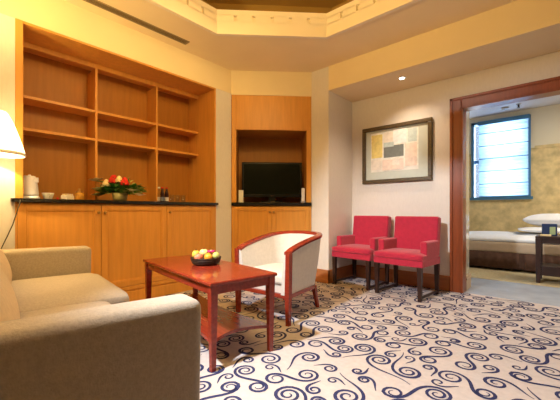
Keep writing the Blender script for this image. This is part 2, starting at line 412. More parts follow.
def ring(z0, off0, z1, off1):
    a, b = octo(z0, off0), octo(z1, off1); bm = mb.bm
    va, vb = [bm.verts.new(v) for v in a], [bm.verts.new(v) for v in b]
    for k in range(8): f = bm.faces.new([va[k], vb[k], vb[(k + 1) % 8], va[(k + 1) % 8]]); f.material_index = mb.mi
    return vb
prof = [(ZC - .010, -.03), (ZC - .010, .012), (ZC + .03, .012), (ZC + .03, -.03), (ZC + .24, -.03), (ZC + .24, -.30)]
for (z0, f0), (z1, f1) in zip(prof, prof[1:]): ring(z0, f0, z1, f1)
oc8 = octo(ZC, 0)
for k in range(8):                       # flat band broken by narrow notches
    p, q = oc8[k], oc8[(k + 1) % 8]; d = q - p; L = d.length; n = max(1, round(L / .187)); ang = math.atan2(d.y, d.x)
    m = T(p.x, p.y, 0) @ RZ(ang); st = L / n
    for i in range(n): mb.box((st * i + .016 * (i > 0), -.03, ZC + .12), (st * (i + 1) - .016 * (i < n - 1), .004, ZC + .195), mx=m)
    mb.box((-.004, -.03, ZC + .19), (L + .004, .004, ZC + .245), mx=m).box((-.004, -.03, ZC + .025), (L + .004, .004, ZC + .125), mx=m)
struct('trim_1', mb, ['cornice'], 'cream dentil cornice round the octagonal ceiling tray', 'cornice')
mb = MB(); bm = mb.bm
ring(ZC + .24, -.30, ZC + .50, -.30); va = [bm.verts.new(v) for v in octo(ZC + .50, -.30)]; bm.faces.new(va)
bmesh.ops.recalc_face_normals(bm, faces=bm.faces[:])
struct('ceiling_tray', mb, ['tray'], 'upper ceiling inside the octagonal tray, its shade put into a brown colour', 'ceiling')
# baseboards
mb = MB(); bh = .17
mb.box((XS, B1 - .02, 0), (DX0 - .125, B1, bh), .004).box((XS, B1 - .028, bh - .03), (DX0 - .125, B1, bh - .012), .003)
struct('baseboard_alcove', mb, ['base_wood'], 'reddish wooden baseboard behind the two red chairs', 'baseboard')
mb = MB(); mb.box((XS, B0 - .02, 0), (XS + .02, B1 - .02, bh), .004); mb.box((B[0] + .03, B0 - .02, 0), (XS + .02, B0, bh), .004)
struct('baseboard_pilaster', mb, ['base_wood'], 'wooden baseboard wrapping the foot of the cream pilaster', 'baseboard')
struct('baseboard_left', MB().box((XL, CY1 + .005, 0), (XL + .02, A[1] - .012, bh), .004), ['base_wood'], 'wooden baseboard on the strip between the two cabinets', 'baseboard')
# door frame ---------------------------------------------------------------------
mb = MB(); fw = .118
mb.box((DX0 - fw, B1 - .03, 0), (DX0, B1, DZ + fw), .006).box((DX1, B1 - .03, 0), (DX1 + fw, B1, DZ + fw), .006).box((DX0, B1 - .03, DZ), (DX1, B1, DZ + fw), .006)
mb.box((DX0 - fw - .0, B1 - .042, 0), (DX0 - fw + .03, B1 - .03, DZ + fw + .0), .004).box((DX0 - fw, B1 - .042, DZ + fw - .03), (DX1 + fw, B1 - .03, DZ + fw), .004)
mb.box((DX0 - .01, B1 - .03, 0), (DX0 + .014, B1 + .13, DZ)).box((DX1 - .014, B1 - .03, 0), (DX1 + .01, B1 + .13, DZ)).box((DX0, B1 - .03, DZ - .014), (DX1, B1 + .13, DZ + .01))
struct('door_1', mb, ['frame_wood'], 'wide reddish wooden door frame opening into the bedroom', 'door frame')
# bedroom shell ---------------------------------------------------------------------
WX0, WX1, WZ0, WZ1 = -1.34, -0.455, 1.15, 2.56
mb = MB()
mb.mi = 0
mb.box((-2.4, BY1, 0), (WX0, BY1 + .15, 1.99)).box((WX0, BY1, 0), (WX1, BY1 + .15, WZ0)).box((WX1, BY1, 0), (BX1, BY1 + .15, 1.99))
mb.mi = 1
mb.box((-2.4, BY1, 1.99), (WX0, BY1 + .15, BZ)).box((WX0, BY1, WZ1), (WX1, BY1 + .15, BZ)).box((WX1, BY1, 1.99), (BX1, BY1 + .15, BZ))
struct('wall_bedroom_back', mb, ['bedpaper', 'bedwhite'], 'bedroom wall with gold patterned paper below and cream paint above', 'wall')
struct('trim_2', MB().box((WX1 + .05, BY1 - .02, 1.97), (BX1, BY1, 2.02), .005), ['bedpaper'], 'gold dado rail on the bedroom wall right of the window', 'dado rail')
mb = MB(); mb.box((-1.1, B1 + .13, 0), (DX0 - .0, 4.44, BZ))
struct('wall_bedroom_left', mb, ['glossjamb'], 'pale wall return just inside the doorway on the left', 'wall')
mb = MB(); mb.box((DX0, B1 + .13, .0), (DX0 + .018, 4.44, .17), .004).box((DX0, B1 + .13, .12), (DX0 + .026, 4.44, .14), .003).box((-1.1, 4.44, 0), (DX0 + .018, 4.458, .17), .004)
struct('baseboard_bedroom', mb, ['blanket'], 'beige baseboard on the wall return inside the doorway', 'baseboard')
struct('wall_bedroom_side', MB().box((-2.4, 4.2, 0), (-2.3, BY1, BZ)), ['bedpaper'], 'bedroom side wall behind the wall return', 'wall')
struct('wall_bedroom_right', MB().box((BX1, 4.2, 0), (BX1 + .1, BY1, BZ)), ['bedpaper'], 'bedroom wall at the head of the bed', 'wall')
struct('ceiling_bedroom', MB().box((-2.4, B1 + .12, BZ), (BX1 + .1, BY1 + .15, BZ + .1)), ['bedceil'], 'grey white bedroom ceiling', 'ceiling')
# window
mb = MB(); fz = .045
mb.box((WX0, BY1 - .03, WZ0), (WX0 + fz, BY1 + .1, WZ1)).box((WX1 - fz, BY1 - .03, WZ0), (WX1, BY1 + .1, WZ1)).box((WX0, BY1 - .03, WZ1 - fz), (WX1, BY1 + .1, WZ1)).box((WX0 - .02, BY1 - .05, WZ0 - .03), (WX1 + .03, BY1 + .1, WZ0 + .02))
mb.box((WX0 + .12, BY1 + .02, WZ0), (WX0 + .16, BY1 + .09, WZ1)).box((WX0, BY1 + .03, 1.80), (WX1, BY1 + .09, 1.86))
win = struct('window_1', mb, ['blueframe'], 'blue framed bedroom window behind a pale roman blind', 'window')
pn = MB().box((WX0 + .02, BY1 + .06, WZ0 + .02), (WX1 - .02, BY1 + .066, WZ1 - .02)).build('glass_pane', ['glass'], win)
# roman blind
bl = thing('roman_blind', 'pale blue translucent roman blind drawn down the bedroom window', 'blind', ((WX0 + .10 + WX1) / 2, BY1 - .05, WZ1))
mb = MB(); bw = (WX1 - WX0 - .10) / 2 - .03; HB = WZ1 - WZ0 - .03
N = 6
for i in range(N):
    z0, z1 = -HB * i / N, -HB * (i + 1) / N
    bm = mb.bm; pts = [(0, z0), (-.012, z0 - .07), (-.018, (z0 + z1) / 2), (-.012, z1 + .05), (0.0, z1)]
    for (ya, za), (yb, zb) in zip(pts, pts[1:]):
        vs = [bm.verts.new(c) for c in ((-bw, ya, za), (bw, ya, za), (bw, yb, zb), (-bw, yb, zb))]; bm.faces.new(vs)
sol = mb.build('blind_cloth', ['blind'], bl, smooth=True)
md = sol.modifiers.new('solid', 'SOLIDIFY'); md.thickness = .002
MB().box((-bw - .02, -.03, -.07), (bw + .02, .02, .0), .006).build('head_rail', ['blueframe'], bl)
for i in range(1, N):
    MB().box((-bw, -.008, -HB * i / N - .006), (bw, .004, -HB * i / N + .006), .002, 1).build('batten', ['blueframe'], bl)
MB().box((-bw, -.012, -HB - .012), (bw, .006, -HB + .008), .004).build('bottom_bar', ['blueframe'], bl)

# ------------------------------------------------------------------ sofa
sf = thing('sofa', 'beige fabric sofa with square arms in the left foreground', 'sofa', (-.985, .607, 0), math.radians(-7.5))
# local: x to the near arm (+), y to the front; inner face of the near arm at x=0, front at y=0
IN = -1.78; AT = .14; YR = -.92; AZ = .645
MB().box((IN, YR + .05, .08), (0, -.02, .30), .02).build('base', ['sofa'], sf)
for x0, y1 in ((0, 0), (IN - AT, .055)):
    MB().box((x0, YR, .06), (x0 + AT, y1, AZ), .034, 5).build('arm', ['sofa'], sf, smooth=True).rotation_euler.x = -.018
MB().box((IN + .001, YR, .08), (-.001, YR + .2, .80), .05, 5).build('backrest', ['sofa'], sf, smooth=True)
half = IN / 2
for x0, x1, y1 in ((IN + .005, half - .004, .10), (half + .004, -.005, -.03)):
    MB().cushion((x0, YR + .22, .30), (x1, y1, .455), .045, .02).build('seat_cushion', ['sofa'], sf)
for x0, x1 in ((IN + .02, half - .03), (half + .03, -.02)):
    o = MB().cushion((x0, -.09, 0), (x1, .09, .30), .06, .03).build('back_cushion', ['cush'], sf)
    o.location = (0, -.500, .478); o.rotation_euler.x = math.radians(24)
for fx in (IN - AT + .05, AT - .05):
    for fy in (YR + .06, -.06):
        MB().taper((fx - .02, fy - .02, fx + .02, fy + .02, 0), (fx - .028, fy - .028, fx + .028, fy + .028, .09)).build('foot', ['darkwood'], sf)

# ------------------------------------------------------------------ coffee table
ct = thing('coffee_table', 'reddish cherry coffee table with a lower shelf in the middle', 'coffee table', (-2.04, 1.42, 0), math.radians(-8.4))
hl, hw, tz = .592, .245, .515
MB().box((-hl, -hw, tz - .022), (hl, hw, tz), .006).build('tabletop', ['redwood'], ct)
mb = MB()
for y in (-hw + .03, hw - .03): mb.box((-hl + .05, y - .009, tz - .075), (hl - .05, y + .009, tz - .022))
for x in (-hl + .03, hl - .03): mb.box((x - .009, -hw + .05, tz - .075), (x + .009, hw - .05, tz - .022))
mb.build('apron', ['redwood'], ct)
for sx in (-1, 1):
    for sy in (-1, 1):
        cx, cy = sx * (hl - .035), sy * (hw - .035)
        MB().taper((cx - .015, cy - .015, cx + .015, cy + .015, .0), (cx - .024, cy - .024, cx + .024, cy + .024, tz - .022), .003).build('leg', ['redwood'], ct)
mb = MB(); pts = []
for sx, sy in ((1, 1), (-1, -1)):
    pass
n = 12
def edge(y0, sgn, flip):
    L = []
    for i in range(n + 1):
        f = i / n; x = (-hl + .03) + f * 2 * (hl - .03)
        L.append((x, y0 + sgn * .05 * math.sin(PI * f) ** 1.2))
    return L if not flip else L[::-1]
def endc(x0, sgn, flip):
    L = [(x0 + sgn * .085 * math.sin(PI * i / n), (-hw + .03) + (2 * hw - .06) * i / n) for i in range(1, n)]
    return L if not flip else L[::-1]
pts = edge(-hw + .03, 1, False) + endc(hl - .03, -1, False) + edge(hw - .03, -1, True) + endc(-hl + .03, 1, True)
mb.prism(pts, .150, .170)
mb.build('lower_shelf', ['redwood'], ct)
# ------------------------------------------------------------------ fruit basket
CT = T(-2.04, 1.42, 0) @ RZ(math.radians(-8.4))
fb = CT @ Vector((-.02, .13, tz))
def ctpt(x, y, z): return CT @ Vector((x, y, z))
FBX, FBY = -2.052, 1.464
bk = thing('fruit_basket', 'round dark wicker fruit basket on the coffee table', 'basket', (FBX, FBY, tz))
mb = MB(); mb.lathe([(.0, .0), (.075, .0), (.095, .02), (.108, .05), (.098, .05), (.085, .022), (.06, .010), (.0, .010)], 28, cap=False); mb.build('bowl', ['wicker'], bk)
mb = MB()
for z, rr in ((.012, .094), (.024, .101), (.036, .106), (.050, .108)):
    mb.tube([((rr + .003 * (k % 2)) * math.cos(2 * PI * k / 36), (rr + .003 * (k % 2)) * math.sin(2 * PI * k / 36), z + .002 * (k % 2)) for k in range(37)], .005, 6)
mb.build('woven_rim', ['wicker'], bk)
def apple(p): 
    k = 1 - .25 * math.exp(-(p.x * p.x + p.y * p.y) * 9); return Vector((p.x, p.y, p.z * k))
fruit_group = 'fruit in the basket'
def fruit(name, label, cat, off, r, m, sc=(1, 1, 1), fn=None, stem=True, rot=(0, 0, 0)):
    o = MB().ball((0, 0, 0), r, sc, 16, 12, fn=fn).build(name, [m])
    o.location = (FBX + off[0], FBY + off[1], tz + off[2]); o.rotation_euler = rot
    tag(o, label, cat, fruit_group)
    if stem: MB().tube([(0, 0, r * .70 * sc[2]), (.003, 0, r * (1.0 * sc[2]) + .008)], .002, 5).build('stem', ['wicker'], o)
    return o
# camera side is roughly +x -y; image left is (-.75,-.66), image right (+.75,+.66)
ix, iy = .748, .664
def off(lr, fb_, z): return (lr * ix + fb_ * .664, lr * iy - fb_ * .748, z)     # lr: right in photo, fb_: towards camera
fruit('lemon', 'tall yellow fruit standing at the left edge of the basket', 'fruit', off(-.076, .0, .074), .030, 'yellowfruit', (1, 1, 1.15), apple)
fruit('apple', 'pink red apple at the front left of the basket', 'fruit', off(-.040, .060, .062), .032, 'pinkfruit', (1, 1, .95), apple)
fruit('orange', 'orange fruit at the front centre of the basket', 'fruit', off(.032, .060, .062), .031, 'orangefruit', (1, 1, .95), None, False)
fruit('apple', 'pale yellow apple heaped at the top of the basket', 'fruit', off(-.018, -.010, .086), .034, 'palefruit', (1, 1, .9), apple)
fruit('lime', 'green fruit at the right edge of the basket', 'fruit', off(.080, .015, .068), .027, 'greenfruit', (1, 1, 1), None, False)
fruit('apple', 'pink apple at the back of the basket', 'fruit', off(.01, -.062, .065), .032, 'pinkfruit', (1, 1, .95), apple)
or_ = thing('orchid_bloom', 'magenta flower laid on top of the fruit', 'flower', (FBX + off(.036, -.01, 0)[0], FBY + off(.036, -.01, 0)[1], tz + .088))
for k in range(5):
    a = 2 * PI * k / 5
    MB().ball((.020 * math.cos(a), .020 * math.sin(a), .010), .018, (1, .75, .35), 10, 6).build('petal', ['magenta'], or_)
MB().ball((0, 0, .014), .007, (1, 1, 1), 8, 6).build('flower_centre', ['rosecream'], or_)

# ------------------------------------------------------------------ tub armchair
tc = thing('tub_armchair', 'cream upholstered tub armchair with reddish wooden rail', 'armchair', (-1.965, 2.25, 0), math.radians(3))
def tub_path(n=40, w=.30, wb=.285, d0=-.29, d1=.345, r=.20):
    P = []
    # from front right round the back to front left; right = +x
    pts = []
    for i in range(9): f = i / 8; pts.append((w + (wb + .01 - w) * f, d0 + (d1 - r - d0) * f))
    for i in range(1, 11): a = PI / 2 * i / 10; pts.append((wb + .01 - r + r * math.cos(a), d1 - r + r * math.sin(a)))
    for i in range(1, 6): f = i / 6; pts.append(((wb + .01 - r) * (1 - f * 1.0), d1 + .012 * math.sin(PI / 2 * f)))
    pts.append((0, d1 + .012))
    left = [(-x, y) for x, y in pts[:-1]][::-1]
    return pts + left
TP = tub_path(); TN = len(TP)
def tub_norm(i):
    a, b = TP[max(i - 1, 0)], TP[min(i + 1, TN - 1)]; tx, ty = b[0] - a[0], b[1] - a[1]; l = math.hypot(tx, ty); return (ty / l, -tx / l)
lens = [0]
for a, b in zip(TP, TP[1:]): lens.append(lens[-1] + math.hypot(b[0] - a[0], b[1] - a[1]))
def tub_z(i):
    f = lens[i] / lens[-1]; g = math.sin(PI * f); return .586 + .130 * g ** .75
def flare(i, z):      # top leans outwards
    return -.075 * (1 - (z - .2) / .5) * (0.35 + .65 * math.sin(PI * lens[i] / lens[-1]))
def loopsec(i, offs):
    nx, ny = tub_norm(i); x, y = TP[i]; out = []
    for o, z in offs:
        k = o + flare(i, z); out.append((x + nx * k, y + ny * k, z))
    return out
mb = MB(); mb.sweep(TP, lambda i: loopsec(i, [(.0, .235), (.004, .45), (0, tub_z(i) - .012), (-.045, tub_z(i) - .012), (-.06, .45), (-.065, .235)]))
mb.build('shell', ['cream_fab'], tc, smooth=False)
mb = MB(); mb.sweep(TP, lambda i: loopsec(i, [(.010, tub_z(i) - .022), (.012, tub_z(i) - .002), (.004, tub_z(i) + .006), (-.042, tub_z(i) + .006), (-.050, tub_z(i) - .002), (-.048, tub_z(i) - .022)]))
mb.build('top_rail', ['redwood'], tc)
mb = MB(); mb.sweep(TP, lambda i: loopsec(i, [(.006, .205), (.008, .240), (-.03, .240), (-.03, .205)]))
mb.box((-.28, -.285, .205), (.28, -.255, .240), .003); mb.build('bottom_rail', ['redwood'], tc)
for s in (1, -1):
    x = s * .285
    mb = MB(); mb.taper((x - .016, -.305, x + .016, -.270, 0), (x - .022 + s * .0, -.312, x + .022, -.265, .24), .003)
    mb.taper((x - .022, -.312, x + .022, -.265, .238), (x - .020 + s * .008, -.312, x + .020 + s * .008, -.265, .580), .004); mb.build('front_leg', ['redwood'], tc)
    MB().taper((s * .20 - .014, .275, s * .20 + .014, .303, 0), (s * .19 - .02, .215, s * .19 + .02, .255, .22), .003).build('rear_leg', ['redwood'], tc)
MB().prism([(.235, -.255), (.225, .05), (.16, .19), (-.16, .19), (-.225, .05), (-.235, -.255)], .24, .30).build('seat_base', ['cream_fab'], tc)
MB().cushion((-.235, -.275, .30), (.235, .20, .40), .04, .02).build('seat_cushion', ['cream_fab'], tc)

# ------------------------------------------------------------------ red armchairs
def red_chair(label, loc, rz):
    t = thing('armchair', label, 'armchair', loc, rz, 'red armchairs in the alcove')
    w = .275
    mb = MB(); mb.box((-w, -.27, .34), (w, .20, .42), .012, 2).cushion((-w, -.285, .405), (w, .17, .475), .025, .014); mb.build('seat', ['red'], t)
    o = MB().box((-w + .02, -.05, .0), (w - .02, .05, .437), .02, 3).build('backrest', ['red'], t); o.location = (0, .185, .42); o.rotation_euler.x = math.radians(-7)
    for s in (-1, 1):
        x = s * (w - .035)
        MB().box((x - .036, -.17, .42), (x + .036, .16, .60), .018, 3).build('arm', ['red'], t)
        for y0 in (-.25, .19):
            MB().taper((x - .017, y0 - .017, x + .017, y0 + .017, 0), (x - .024, y0 - .024, x + .024, y0 + .024, .345), .003).build('leg', ['darkwood'], t)
        MB().box((x - .010, -.24, .02), (x + .010, .18, .045), .003).build('stretcher', ['darkwood'], t)
    return t
rc = red_chair('crimson armchair nearer the doorway, right one of the pair', (-1.330, 3.66, 0), math.radians(-5))
dup(rc, (-1.935, 3.745, 0), math.radians(-5), 'crimson armchair nearer the pilaster, left one of the pair')

# ------------------------------------------------------------------ base cabinet under the shelves
def panel_door(mb, x0, x1, z0, z1, y, th=.022, st=.055, mx=None):
    """frame-and-panel door; local x along, y towards the room is negative"""
    g = .0025
    x0 += g; x1 -= g; z0 += g; z1 -= g
    mb.box((x0, y - th, z0), (x0 + st, y, z1), .002, 1, mx).box((x1 - st, y - th, z0), (x1, y, z1), .002, 1, mx)
    mb.box((x0 + st, y - th, z0), (x1 - st, y, z0 + st), .002, 1, mx).box((x0 + st, y - th, z1 - st), (x1 - st, y, z1), .002, 1, mx)
    mb.box((x0 + st - .002, y - th + .010, z0 + st - .002), (x1 - st + .002, y, z1 - st + .002), 0, 1, mx)
    b = .012
    mb.box((x0 + st, y - th + .003, z0 + st), (x0 + st + b, y, z1 - st), .003, 1, mx).box((x1 - st - b, y - th + .003, z0 + st), (x1 - st, y, z1 - st), .003, 1, mx)
    mb.box((x0 + st, y - th + .003, z0 + st), (x1 - st, y, z0 + st + b), .003, 1, mx).box((x0 + st, y - th + .003, z1 - st - b), (x1 - st, y, z1 - st), .003, 1, mx)
def knob(mb, x, y, z, mx=None):
    m = (mx or Matrix.Identity(4)) @ T(x, y, z) @ Matrix.Rotation(PI / 2, 4, 'X')
    mb.lathe([(.005, 0), (.005, .012), (.013, .016), (.014, .022), (.010, .028), (.0, .030)], 14, mx=m)
W = CY1 - CY0
# local x runs along +Y of the room: rotate +90deg; local -y then points to room +x
bc = thing('base_cabinet', 'honey wood base cabinet with three panelled doors under the shelves', 'cabinet', (XL, CY0, 0), PI / 2)
mb = MB(); mb.box((0.001, .02, .13), (W - .001, .60, .990)).box((.001, .01, 0), (W - .001, .58, .13)); mb.box((.001, -.004, .128), (W - .001, .02, .168), .004, 1); mb.box((.001, -.006, 0), (W - .001, .012, .118), .004, 1)
mb.box((.001, 0, .168), (.012, .02, .990)).box((W - .02, 0, .168), (W - .001, .02, .990))
mb.build('body', ['maple'], bc)
edges = [.012, .633, 1.300, W - .02]
for i in range(3):
    mb = MB(); panel_door(mb, edges[i], edges[i + 1], .170, .986, .018); d = mb.build('door', ['maple'], bc)
    kx = edges[i + 1] - .028 if i == 0 else edges[i] + .028
    mb = MB(); knob(mb, kx, -.004, .905); mb.build('knob', ['brass'], d)
o = MB().box((XL - .60, CY0 - .03, .997), (XL + .035, CY1 + .012, 1.040), .008, 2)
# slab cut round the wall edges: in front it overhangs, inside it fits the niche
o.bm.free(); o = MB(); o.prism([(XL - .60, CY0 + .001), (XL - .60, CY1 - .001), (XL + .002, CY1 - .001), (XL + .002, CY1 + .012), (XL + .035, CY1 + .012), (XL + .035, CY0 - .03), (XL + .002, CY0 - .03), (XL + .002, CY0 + .001)], .992, 1.020)
tag(o.build('countertop', ['granite']), 'black stone countertop on the long base cabinet', 'countertop')
# shelving above -----------------------------------------------------------------
sh = thing('shelving_unit', 'honey wood built-in shelving with nine compartments on the left wall', 'shelving', (XL, CY0, 1.020), PI / 2)
HZ = ZCAB - 1.020; SF, SBK = .342, .575       # shelf front / back depth
MB().box((.001, SBK, 0), (W - .001, SBK + .02, HZ)).build('back_panel', ['maple_shaded'], sh)
MB().box((.001, -.004, 0), (.052, SBK, HZ), .003, 1).build('side_panel', ['maple'], sh)
MB().box((W - .024, -.004, 0), (W - .001, SBK, HZ), .003, 1).build('side_panel', ['maple'], sh)
MB().box((.052, .0, HZ - .018), (W - .024, SBK, HZ - .001)).build('top_panel', ['maple'], sh)
MB().box((.052, SF - .002, HZ - .066), (W - .024, SF + .02, HZ - .018)).build('header_rail', ['maple'], sh)
DV = [1.232 - CY0, 1.888 - CY0]
for y in DV: MB().box((y - .011, SF, 0), (y + .011, SBK, HZ - .066), .002, 1).build('divider', ['maple'], sh)
cols = [(.052, DV[0] - .011), (DV[0] + .011, DV[1] - .011), (DV[1] + .011, W - .024)]
for a, b in cols:
    for z in (1.955, 1.665):
        MB().box((a, SF + .003, z - 1.020 - .026), (b, SBK, z - 1.020), .002, 1).build('shelf', ['maple'], sh)

# ------------------------------------------------------------------ things on the counter
CZ = 1.020; t0 = math.radians(41.577)
def cpos(px, x):    # point on counter at depth x seen at photo column px
    u = (px - 280) / 323.12; dx, dy = -math.sin(t0) + math.cos(t0) * u, math.cos(t0) + math.sin(t0) * u
    return (x, x / dx * dy, CZ)
FACE = math.radians(-50)
kt = thing('electric_kettle', 'white electric kettle at the left end of the black counter', 'kettle', cpos(29.5, -3.40), math.radians(40))
kt.scale = (.94, .94, .93)
MB().lathe([(.0, 0), (.075, 0), (.078, .012), (.070, .025), (.0, .025)], 24, cap=False).build('power_base', ['kettle'], kt)
mb = MB(); mb.lathe([(.066, .026), (.068, .05), (.062, .12), (.052, .185), (.048, .20), (.0, .206)], 24)
mb.build('body', ['kettle'], kt)
MB().prism([(.045, -.016), (.045, .016), (.082, .004), (.082, -.004)], .150, .195, .003).build('spout', ['kettle'], kt)
MB().tube([(-.045, 0, .190), (-.075, 0, .198), (-.098, 0, .175), (-.100, 0, .12), (-.088, 0, .065), (-.066, 0, .045)], .012, 10).build('handle', ['grey'], kt)
MB().lathe([(.046, .199), (.040, .210), (.012, .213), (.010, .222), (.0, .224)], 20).build('lid', ['kettle'], kt)
# cord hanging from the counter
p0 = cpos(19, XL + .05); mb = MB()
def wp(px, py, x):
    u = (px - 280) / 323.12; dx, dy = -math.sin(t0) + math.cos(t0) * u, math.cos(t0) + math.sin(t0) * u
    t = x / dx; return (x, t * dy, .92 - (py - 210.9) * t / 323.12)
cx = XL + .046
pts = [wp(21.5, 199.0, XL - .03), wp(20.5, 198.8, XL + .03), wp(20, 203, cx), wp(17, 212, cx), wp(13, 224, cx), wp(8, 235, cx), wp(4, 243, cx), wp(0, 251, cx), wp(-6, 262, cx)]
tag(MB().tube(pts, .004, 6).build('power_cord', ['cord']), 'dark cord hanging down from the left end of the black counter', 'cord')
# cup (white), tray of sachets, jar
cp = thing('tea_cup', 'small white cup beside the kettle on the counter', 'cup', cpos(48, -3.42))
MB().lathe([(.026, 0), (.030, .006), (.044, .045), (.046, .058), (.042, .058), (.038, .040), (.024, .010), (.0, .010)], 20, cap=False).build('bowl', ['porc'], cp)
MB().tube([(.042, 0, .048), (.062, 0, .046), (.064, 0, .028), (.038, 0, .020)], .004, 6).build('handle', ['porc'], cp)
sr = thing('sachet_holder', 'white oblong sachet holder right of the cup on the counter', 'holder', cpos(67.5, -3.42), FACE)
MB().box((-.052, -.03, 0), (.052, .03, .042), .008, 3).build('tray', ['porc'], sr)
for k in range(6): MB().box((-.044 + .015 * k, -.022, .03), (-.034 + .015 * k, .022, .056), .001, 1).build('sachet', ['rosecream' if k % 2 else 'label'], sr)
tag(MB().lathe([(.0, 0), (.010, 0), (.011, .012), (.006, .020), (.0, .022)], 12, cap=False).build('sauce_pot', ['rosered'], loc=cpos(57.5, -3.40)), 'tiny red pot between the cup and the sachet holder', 'pot')
jr = thing('amber_jar', 'small amber lidded jar left of the first shelf divider', 'jar', cpos(79.5, -3.42))
MB().lathe([(.0, 0), (.034, 0), (.040, .012), (.040, .055), (.030, .070), (.0, .070)], 20, cap=False).build('body', ['amber'], jr)
MB().lathe([(.031, .070), (.031, .078), (.014, .088), (.008, .096), (.012, .106), (.0, .112)], 16).build('lid', ['brass'], jr)
# flower arrangement
FS = 1.38
fl = thing('flower_arrangement', 'low bowl of red and cream roses with green leaves on the counter', 'flowers', cpos(120, -3.40))
MB().lathe([(.0, 0), (.040, 0), (.050, .02), (.053, .05), (.046, .05), (.04, .03), (.0, .03)], 20, cap=False).build('bowl', ['pot'], fl)
def leaf(mb, base, d, L, wd):
    d = Vector(d).normalized(); b = Vector(base); side = d.cross(Vector((0, 0, 1))); 
    if side.length < .1: side = Vector((1, 0, 0))
    side.normalize(); up = side.cross(d).normalized(); bm = mb.bm; rows = []
    for i in range(6):
        f = i / 5; c = b + d * L * f - Vector((0, 0, .25 * L * f * f)); ww = wd * math.sin(PI * (.08 + .92 * f) ** .8) if i < 5 else .001
        rows.append([bm.verts.new(c - side * ww), bm.verts.new(c - up * ww * .3), bm.verts.new(c + side * ww)])
    for a, c in zip(rows, rows[1:]):
        for k in range(2): f = bm.faces.new([a[k], a[k + 1], c[k + 1], c[k]]); f.material_index = mb.mi; f.smooth = True
rng = random.Random(3); mb = MB()
# along photo-horizontal direction h
hx, hy = ix, iy
for k in range(240):
    s = rng.uniform(-1, 1); q = rng.uniform(-1, 1)
    base = (s * .13 * hx + q * .04 * .66, s * .13 * hy - q * .04 * .75, .05 + .07 * rng.random() * (1 - abs(s) * .6))
    d = (s * hx * 1.2 + q * .7 + rng.uniform(-.5, .5), s * hy * 1.2 - q * .7 + rng.uniform(-.5, .5), rng.uniform(-.1, .9))
    mb.mi = 0 if rng.random() < .68 else 1
    leaf(mb, base, d, rng.uniform(.045, .085), rng.uniform(.014, .024))
mb.build('foliage', ['green', 'olive'], fl)
def rose(c, r, m, label=None):
    mb = MB(); mb.ball(c, r * .55, (1, 1, 1.1), 10, 8)
    for ring_, (rr, n, tilt) in enumerate(((.45, 4, .9), (.75, 5, .6), (.95, 6, .3))):
        for k in range(n):
            a = 2 * PI * k / n + ring_ * .5; pc = Vector((c[0] + rr * r * .6 * math.cos(a), c[1] + rr * r * .6 * math.sin(a), c[2] - ring_ * r * .12))
            m4 = T(*pc) @ RZ(a) @ Matrix.Rotation(-tilt * .9, 4, 'Y')
            mb.ball((0, 0, 0), r * .55, (.25, .85, .8), 8, 6, mx=m4)
    return mb.build('rose', [m], fl)
for s, q, z, r, m in ((-.026, .045, .135, .042, 'rosered'), (.056, .045, .122, .040, 'rosered'), (.018, .05, .135, .034, 'rosecream'), (-.076, .045, .112, .036, 'rosecream'), (-.110, .03, .085, .026, 'rosecream'), (.105, .04, .07, .026, 'rosecream'), (-.055, -.03, .155, .024, 'rosered'), (.10, .0, .105, .02, 'olive')):
    rose((s * hx + q * .66, s * hy - q * .75, z), r, m)
def lily(s, q, z, r):
    mb = MB(); c = (s * hx + q * .66, s * hy - q * .75, z)
    for k in range(6):
        a = 2 * PI * k / 6; leaf(mb, c, (math.cos(a) + .4 * s * 5 * hx, math.sin(a) + .4 * s * 5 * hy, .5), r, r * .36)
    mb.build('lily', ['lily'], fl)
for a in ((-.165, .02, .125, .06), (-.14, .04, .07, .05), (-.16, .02, .035, .05), (.115, .05, .06, .06), (.15, .03, .035, .055), (.14, .0, .08, .04)): lily(*a)
# stems holding the outer lilies up
mb = MB()
for a in ((-.165, .02, .125), (-.14, .04, .07), (-.16, .02, .035), (.115, .05, .06), (.15, .03, .035), (.14, .0, .08)):
    mb.tube([(0, 0, .05), (a[0] * .5 * hx, a[0] * .5 * hy, a[2] * .6 + .04), (a[0] * hx + a[1] * .66, a[0] * hy - a[1] * .75, a[2])], .003, 5)
mb.build('stems', ['green'], fl)
fl.scale = (FS, FS, 1.62)
# bottles and glasses
def bottle(label, px, x, liquid, lab, cap, H=.17, R=.026):
    b = thing('bottle', label, 'bottle', cpos(px, x), 0, 'bottles on the counter')
    k = H / .17
    MB().lathe([(.0, 0), (R * .92, 0), (R, .006), (R, .09 * k), (R * .75, .115 * k), (.012, .140 * k), (.011, .155 * k), (.0, .155 * k)], 20, cap=False).build('body', [liquid], b)
    MB().lathe([(R + .0008, .010 * k), (R + .0008, .055 * k)], 20, cap=False).build('label_band', [lab], b)
    MB().lathe([(.013, .152 * k), (.013, .168 * k), (.0, .170 * k)], 16).build('cap', [cap], b)
bottle('slim clear bottle, leftmost beside the second shelf divider', 159, -3.42, 'glass', 'label', 'white', .17, .018)
bottle('dark bottle with a slate label, middle of the three on the counter', 162.4, -3.36, 'cola', 'bluelab', 'rosered', .165, .022)
bottle('dark bottle with a pale label, nearest the drinking glasses', 166.6, -3.38, 'cola', 'label', 'rosered', .165, .022)
for k, px in enumerate((172, 177.5, 183)):
    g = MB().lathe([(.022, 0), (.026, .001), (.030, .085), (.028, .085), (.024, .006), (.0, .006)], 20, cap=False).build('drinking_glass', ['glass'], loc=cpos(px, -3.40))
    tag(g, ['clear tumbler closest to the bottles on the counter', 'clear tumbler in the middle of the three on the counter', 'clear tumbler at the right end of the row on the counter'][k], 'glass', 'tumblers on the counter')

